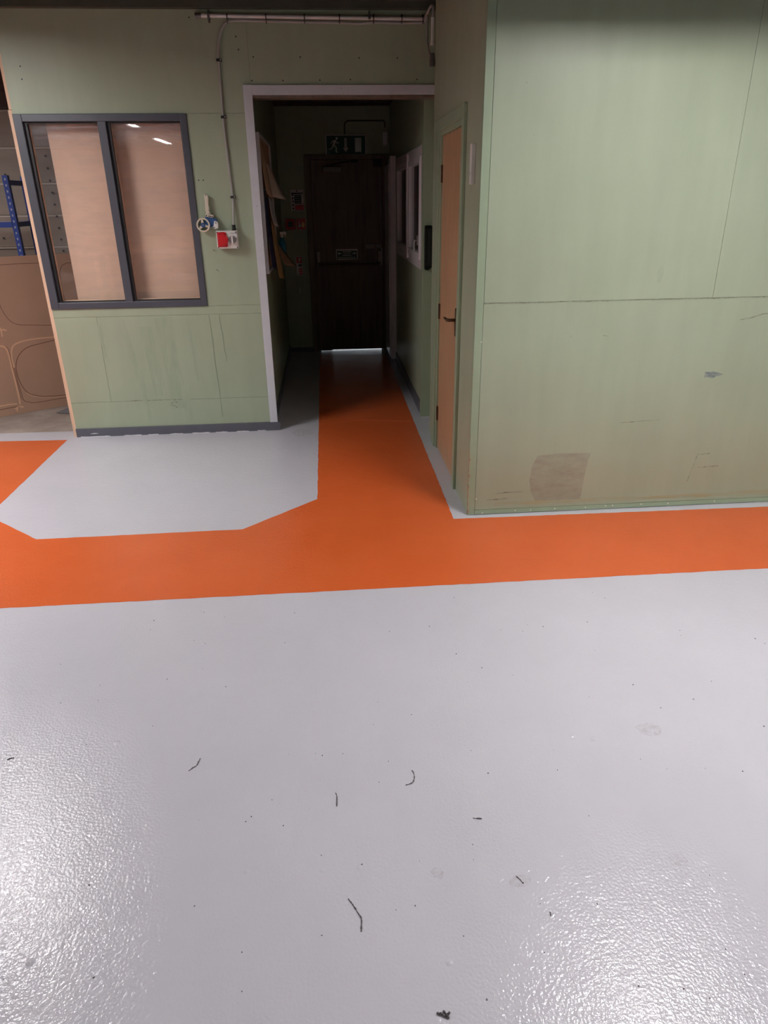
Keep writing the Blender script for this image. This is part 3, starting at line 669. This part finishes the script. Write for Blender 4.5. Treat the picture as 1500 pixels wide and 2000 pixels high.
page('document_wallet', 'navy', 5.56, 5.84, 1.19, 1.735, .006, .030, 'dark navy document wallet hanging on the lower near notice board', .02, cat='folder')
page('plastic_sleeve', 'upvc', 6.0, 6.25, 1.48, 1.68, .010, .035, 'clear grey plastic sleeve hanging below the curling cream sheet', .03, cat='folder')
page('pinned_sheet', 'manila', 6.10, 6.42, 1.06, 1.50, .010, .040, 'long tan envelope hanging from the lower notice board', .025, skew=.05)
page('pinned_sheet', 'brown_paper', 6.50, 6.68, 1.14, 1.30, .02, .07, 'small tan sheet sticking out beyond the tan envelope', .10)
sbt = thing('spray_bottle', (XL+.07, 6.74, 1.20), 'small teal spray bottle with white trigger on the corridor wall', 'bottle')
MB().tube([(XL+.085, 6.74, 1.205), (XL+.085, 6.74, 1.21), (XL+.085, 6.74, 1.30), (XL+.085, 6.74, 1.33), (XL+.085, 6.74, 1.345)], [.028, .03, .03, .016, .012], 14).build('body', 'teal', sbt, smooth=True)
MB().tube([(XL+.085, 6.74, 1.345), (XL+.085, 6.74, 1.37)], .013, 12).box(XL+.070, XL+.125, 6.73, 6.75, 1.37, 1.392).prism([(XL+.112, 6.735, 1.37), (XL+.122, 6.735, 1.37), (XL+.115, 6.735, 1.335)], (0, .01, 0)).build('trigger', 'white_plastic', sbt)
br = MB().box(XL, XL+.12, 6.69, 6.79, 1.196, 1.205).box(XL, XL+.006, 6.69, 6.79, 1.14, 1.205).build('wall_bracket', 'dull_steel')
tag(br, 'small steel bracket shelf under the spray bottle in the corridor', 'bracket')

# ------------------------------------------------------------------ signs on the end wall
es = thing('exit_sign', (.279, YB, 2.075), 'green emergency exit sign with running man above the brown fire door', 'sign')
MB().box(.060, .498, YB-.018, YB, 2.074, 2.280).build('backing', 'sign_white', es, bevel=.002)
ep = MB().box(.074, .484, YB-.020, YB-.018, 2.088, 2.266).build('green_panel', 'sign_green', es)
ye = YB-.0200
def lb(mb, a, b, w0, w1):
    a = Vector((a[0], ye, a[1])); b = Vector((b[0], ye, b[1])); d = (b-a).normalized(); n_ = Vector((-d.z, 0, d.x))
    mb.prism([a-n_*w0/2, b-n_*w1/2, b+n_*w1/2, a+n_*w0/2], (0, -.0012, 0))
rm = MB()
rm.cyl((.182, ye, 2.240), (.182, ye-.0012, 2.240), .012, 12)
for a, b, w0, w1 in [((.168, 2.225), (.145, 2.175), .026, .022), ((.165, 2.222), (.135, 2.212), .011, .010), ((.135, 2.212), (.120, 2.19), .010, .008), ((.170, 2.215), (.188, 2.195), .011, .010), ((.188, 2.195), (.206, 2.205), .010, .008),
                     ((.148, 2.178), (.176, 2.155), .017, .013), ((.176, 2.155), (.172, 2.115), .013, .010), ((.172, 2.115), (.186, 2.110), .010, .008), ((.144, 2.178), (.128, 2.145), .017, .013), ((.128, 2.145), (.096, 2.138), .013, .009)]:
    lb(rm, a, b, w0, w1)
rm.build('running_man', 'sign_pic', ep)
MB().prism([(x, ye, z) for x, z in [(.262, 2.245), (.290, 2.245), (.290, 2.150), (.306, 2.150), (.276, 2.108), (.246, 2.150), (.262, 2.150)]], (0, -.0012, 0)).build('arrow', 'sign_pic', ep)
MB().box(.375, .443, ye-.0012, ye, 2.112, 2.246).build('doorway_symbol', 'sign_pic', ep)
MB().box(.090, .110, ye-.0012, ye, 2.098, 2.104).build('print_line', 'sign_pic', ep)
# cable from sign to bulkhead fitting
tag(MB().tube(bez([(.27, YB-.008, 2.28), (.27, YB-.008, 2.36), (.29, YB-.008, 2.395), (.35, YB-.008, 2.405), (.62, YB-.008, 2.405), (.69, YB-.008, 2.40), (.70, YB-.01, 2.34)], 6), .006, 6).build('sign_cable', 'bead_black'), 'thin dark cable looping from the exit sign to the pale fitting', 'cable')
bf = thing('bulkhead_fitting', (.70, YB, 2.16), 'pale rounded fitting high in the corridor end corner beside the exit sign', 'wall fitting')
MB().tube([(.70, YB-.035, 2.17), (.70, YB-.035, 2.18), (.70, YB-.035, 2.29), (.70, YB-.035, 2.30)], [.020, .028, .028, .018], 14).build('cover', 'fitting_white', bf, smooth=True)
MB().box(.675, .725, YB-.02, YB, 2.18, 2.29).build('base', 'white_plastic', bf)

fa = thing('fire_notice', (-.272, YB, 1.54), 'white fire action notice with red panel beside the fire door', 'notice')
MB().box(-.342, -.203, YB-.004, YB, 1.543, 1.752).build('plate', 'sign_white', fa)
MB().box(-.300, -.205, YB-.0052, YB-.004, 1.547, 1.600).build('red_panel', 'sign_red', fa)
MB().box(-.302, -.228, YB-.0052, YB-.004, 1.612, 1.70).build('text_block', 'sign_ink', fa)
for z in (1.625, 1.645, 1.665, 1.685):
    MB().box(-.296, -.236, YB-.006, YB-.0052, z-.002, z+.002).build('print_line', 'sign_white', fa)
MB().box(-.335, -.21, YB-.0052, YB-.004, 1.708, 1.722).build('heading', 'sign_ink', fa)
for z in (1.565, 1.600, 1.635, 1.668, 1.70):
    MB().cyl((-.320, YB-.0052, z), (-.320, YB-.004, z), .010, 12).build('symbol', 'sign_ink', fa)
MB().cyl((-.270, YB-.0052, 1.738), (-.270, YB-.004, 1.738), .008, 12).build('symbol', 'sign_ink', fa)

cp = thing('call_point', (-.362, YB, 1.35), 'red fire alarm call point left of the red flame sign', 'alarm')
MB().box(-.415, -.308, YB-.045, YB, 1.350, 1.458).build('case', 'sign_red', cp, bevel=.006)
MB().box(-.392, -.332, YB-.048, YB-.045, 1.378, 1.432).build('glass_plate', 'bead_black', cp)
fs_ = thing('fire_sign', (-.246, YB, 1.35), 'red fire alarm sign with pale hand and flame beside the call point', 'sign')
MB().box(-.295, -.197, YB-.004, YB, 1.350, 1.462).build('plate', 'sign_red', fs_)
MB().cyl((-.262, YB-.0052, 1.388), (-.262, YB-.004, 1.388), .016, 12).prism([(x, YB-.0040, z) for x, z in [(-.272, 1.39), (-.258, 1.39), (-.262, 1.432), (-.272, 1.434)]], (0, -.0012, 0)).build('hand_symbol', 'sign_pic', fs_)
MB().prism([(x, YB-.0040, z) for x, z in [(-.236, 1.372), (-.212, 1.372), (-.206, 1.40), (-.216, 1.434), (-.222, 1.412), (-.232, 1.436), (-.240, 1.40)]], (0, -.0012, 0)).build('flame_symbol', 'yellow_pic', fs_)

rs = thing('extinguisher_sign', (-.290, YB, .866), 'narrow red and white extinguisher sign low beside the fire door', 'sign')
MB().box(-.325, -.254, YB-.004, YB, .868, 1.068).build('plate', 'sign_white', rs)
MB().box(-.320, -.259, YB-.0052, YB-.004, .998, 1.062).build('red_panel', 'sign_red', rs)
MB().box(-.296, -.284, YB-.0064, YB-.0052, 1.008, 1.045).tube([(-.290, YB-.0060, 1.045), (-.290, YB-.006, 1.055), (-.276, YB-.006, 1.05), (-.274, YB-.006, 1.02)], .003, 6).build('extinguisher_symbol', 'sign_pic', rs)
MB().box(-.300, -.262, YB-.0052, YB-.004, .962, .984).build('text_block', 'sign_ink', rs)
for z in (.885, .908, .932):
    MB().box(-.300, -.259, YB-.0052, YB-.004, z-.009, z+.009).build('red_block', 'sign_red', rs)
tag(MB().box(-.308, -.293, YB-.010, YB, .672, .730).build('wall_clip', 'white_plastic', bevel=.003), 'tiny white clip on the end wall below the extinguisher sign', 'clip')

# ------------------------------------------------------------------ debris on the wet-look floor
def strand(pts, rad, label, m='grit'):
    P = bez([(x, y, .0025) for x, y in pts], 6)
    rs_ = [rad*random.uniform(.5, 1.5) for _ in P]
    tag(MB().tube([(p.x, p.y, r_) for p, r_ in zip(P, rs_)], rs_, 6).build('fibre_strand', m), label, 'fibre')
strand([(-0.503, 1.721), (-0.492, 1.733), (-0.482, 1.741), (-0.478, 1.756), (-0.475, 1.772)], 0.0016, 'dark twig shaped fibre on the left of the pale floor')
strand([(0.202, 1.657), (0.207, 1.644), (0.206, 1.623), (0.197, 1.605), (0.176, 1.598)], 0.0014, 'curved dark hair like fibre near the middle of the pale floor')
strand([(-0.04, 1.588), (-0.036, 1.573), (-0.037, 1.536)], 0.0012, 'short thin dark fibre just left of the curved hair fibre')
strand([(-0.013, 1.232), (0.0, 1.211), (0.011, 1.189), (0.018, 1.175), (0.017, 1.157), (0.016, 1.141)], 0.0015, 'long knotted dark fibre at the lower middle of the floor')
strand([(0.358, 1.456), (0.371, 1.453), (0.383, 1.451)], 0.0014, 'tiny level dark fibre right of the curved hair fibre')
strand([(0.173, 0.937), (0.183, 0.934), (0.193, 0.929), (0.202, 0.937)], 0.0026, 'dark clump of fluff at the bottom edge of the floor')
strand([(0.188, 0.94), (0.194, 0.931), (0.197, 0.925)], 0.003, 'small dark crumb in the fluff at the bottom edge')
strand([(0.435, 1.257), (0.442, 1.247), (0.448, 1.235)], 0.0016, 'dark scraped crumb on the right of the pale floor')
strand([(0.494, 1.15), (0.493, 1.139)], 0.0012, 'tiny upright dark sliver left of the right floor highlight')
strand([(-1.101, 1.824), (-1.092, 1.83), (-1.084, 1.831)], 0.0022, 'dark crumb at the left edge of the pale floor')

# loose grit scattered over the paint, too fine to count
gm = MB()
for i in range(150):
    x = random.uniform(-1.4, 1.9); y = random.uniform(.75, 2.7)
    if x > 0 and random.random() < .25: y = random.uniform(.8, 1.4)
    r_ = random.uniform(.0008, .0028); a0 = random.uniform(0, 6.28); n_ = 5
    pts = [(x+r_*random.uniform(.6, 1.5)*math.cos(a0+6.283*j/n_), y+r_*random.uniform(.6, 1.5)*math.sin(a0+6.283*j/n_), .0) for j in range(n_)]
    gm.prism(pts, (0, 0, random.uniform(.0006, .0014)))
g = gm.build('floor_grit', 'grit'); tag(g, 'scattered dark specks of grit on the pale grey floor', 'grit'); g['kind'] = 'stuff'
# blisters under the paint
for (x, y, r_) in [(0.22, 1.047, 0.01), (-0.283, 1.337, 0.01), (-0.079, 1.323, 0.009), (0.019, 1.323, 0.009), (-0.766, 1.872, 0.013), (0.755, 1.762, 0.012), (0.82, 1.741, 0.011), (-0.774, 1.136, 0.012)]:
    n_ = 12; vs = [(x, y, r_*.22)] + [(x+r_*.55*math.cos(6.283*j/n_), y+r_*.5*math.sin(6.283*j/n_), r_*.17) for j in range(n_)] + [(x+r_*math.cos(6.283*j/n_), y+r_*.9*math.sin(6.283*j/n_), -.0002) for j in range(n_)]
    fs = [(0, 1+j, 1+(j+1) % n_) for j in range(n_)] + [(1+j, 1+n_+j, 1+n_+(j+1) % n_, 1+(j+1) % n_) for j in range(n_)]
    MB().add(vs, fs).build('paint_blister', 'grey_floor', fl, smooth=True)
for (x, y, a, b) in [(1.024, 1.766, 0.045, 0.035), (0.441, 1.245, 0.03, 0.02), (0.229, 1.287, 0.02, 0.018), (0.886, 1.267, 0.03, 0.02), (-0.378, 5.729, 0.05, 0.1), (-0.236, 5.216, 0.09, 0.12)]:
    n_ = 14; MB().prism([(x+a*random.uniform(.7, 1.1)*math.cos(6.283*j/n_), y+b*random.uniform(.7, 1.1)*math.sin(6.283*j/n_), .0) for j in range(n_)], (0, 0, .0004)).build('floor_scuff', 'scuff_floor', fl)

# ------------------------------------------------------------------ workshop behind the camera (seen only in the window glass)
bn = thing('workbench', (-2.9, -2.3, 0), 'timber workbench standing behind the camera reflected in the window', 'bench')
MB().box(-3.9, -1.9, -2.7, -1.9, .86, .90).build('top', 'sheet', bn, bevel=.003)
for x in (-3.85, -1.99):
    for y in (-2.65, -1.99):
        MB().box(x, x+.07, y, y+.07, 0, .86).build('leg', 'raw_timber', bn)
MB().box(-3.8, -1.95, -2.6, -2.0, .25, .27).build('shelf', 'sheet', bn)
for i, (x, y, z, a, b, c, lb_) in enumerate([(-3.6, -2.4, .90, .5, .4, .32, 'left'), (-2.95, -2.4, .90, .45, .36, .22, 'middle'), (-2.3, -2.4, .90, .38, .34, .36, 'right')]):
    bxo = thing('cardboard_box', (x, y, z), 'brown cardboard box at the '+lb_+' of the reflected workbench', 'box', 'boxes on the workbench')
    MB().box(x-a/2, x+a/2, y-b/2, y+b/2, z, z+c).build('carton', 'card', bxo, bevel=.003)
    MB().box(x-a/2-.001, x+a/2+.001, y-.025, y+.025, z+c, z+c+.001).build('tape', 'cream_plastic', bxo)

# ------------------------------------------------------------------ LED battens on the soffit
def batten(x, y, label, dif='lamp_diffuser'):
    t = thing('batten_light', (x, y, LAMP_Z), label, 'light', 'LED battens on the soffit')
    MB().box(x-.06, x+.06, y-.70, y+.70, LAMP_Z+.012, CEIL-.0).build('housing', 'fitting_white', t, bevel=.004)
    MB().box(x-.055, x+.055, y-.68, y+.68, LAMP_Z-.002, LAMP_Z+.012).build('diffuser', dif, t)
    for s_ in (-1, 1):
        MB().box(x+s_*.06-.004, x+s_*.06+.004, y-.70, y+.70, LAMP_Z-.014, LAMP_Z+.02).build('side_skirt', 'fitting_white', t)
    for s_ in (-1, 1):
        MB().box(x-.062, x+.062, y+s_*.70-.02, y+s_*.70+.02, LAMP_Z-.014, CEIL).build('end_cap', 'fitting_white', t)
names = ['left row batten light nearest the window wall', 'right row batten light nearest the green wall', 'left row batten light just behind the camera', 'right row batten light just behind the camera', 'left row batten light far behind the camera', 'unseen batten light added to brighten the store area', 'unseen outer left batten light added to brighten the left floor', 'unseen outer right batten light added to brighten the right side']
for (x, y), nm_ in zip(LAMPS, names): batten(x, y, nm_, 'lamp_diffuser_dim' if y < 0 else 'lamp_diffuser')
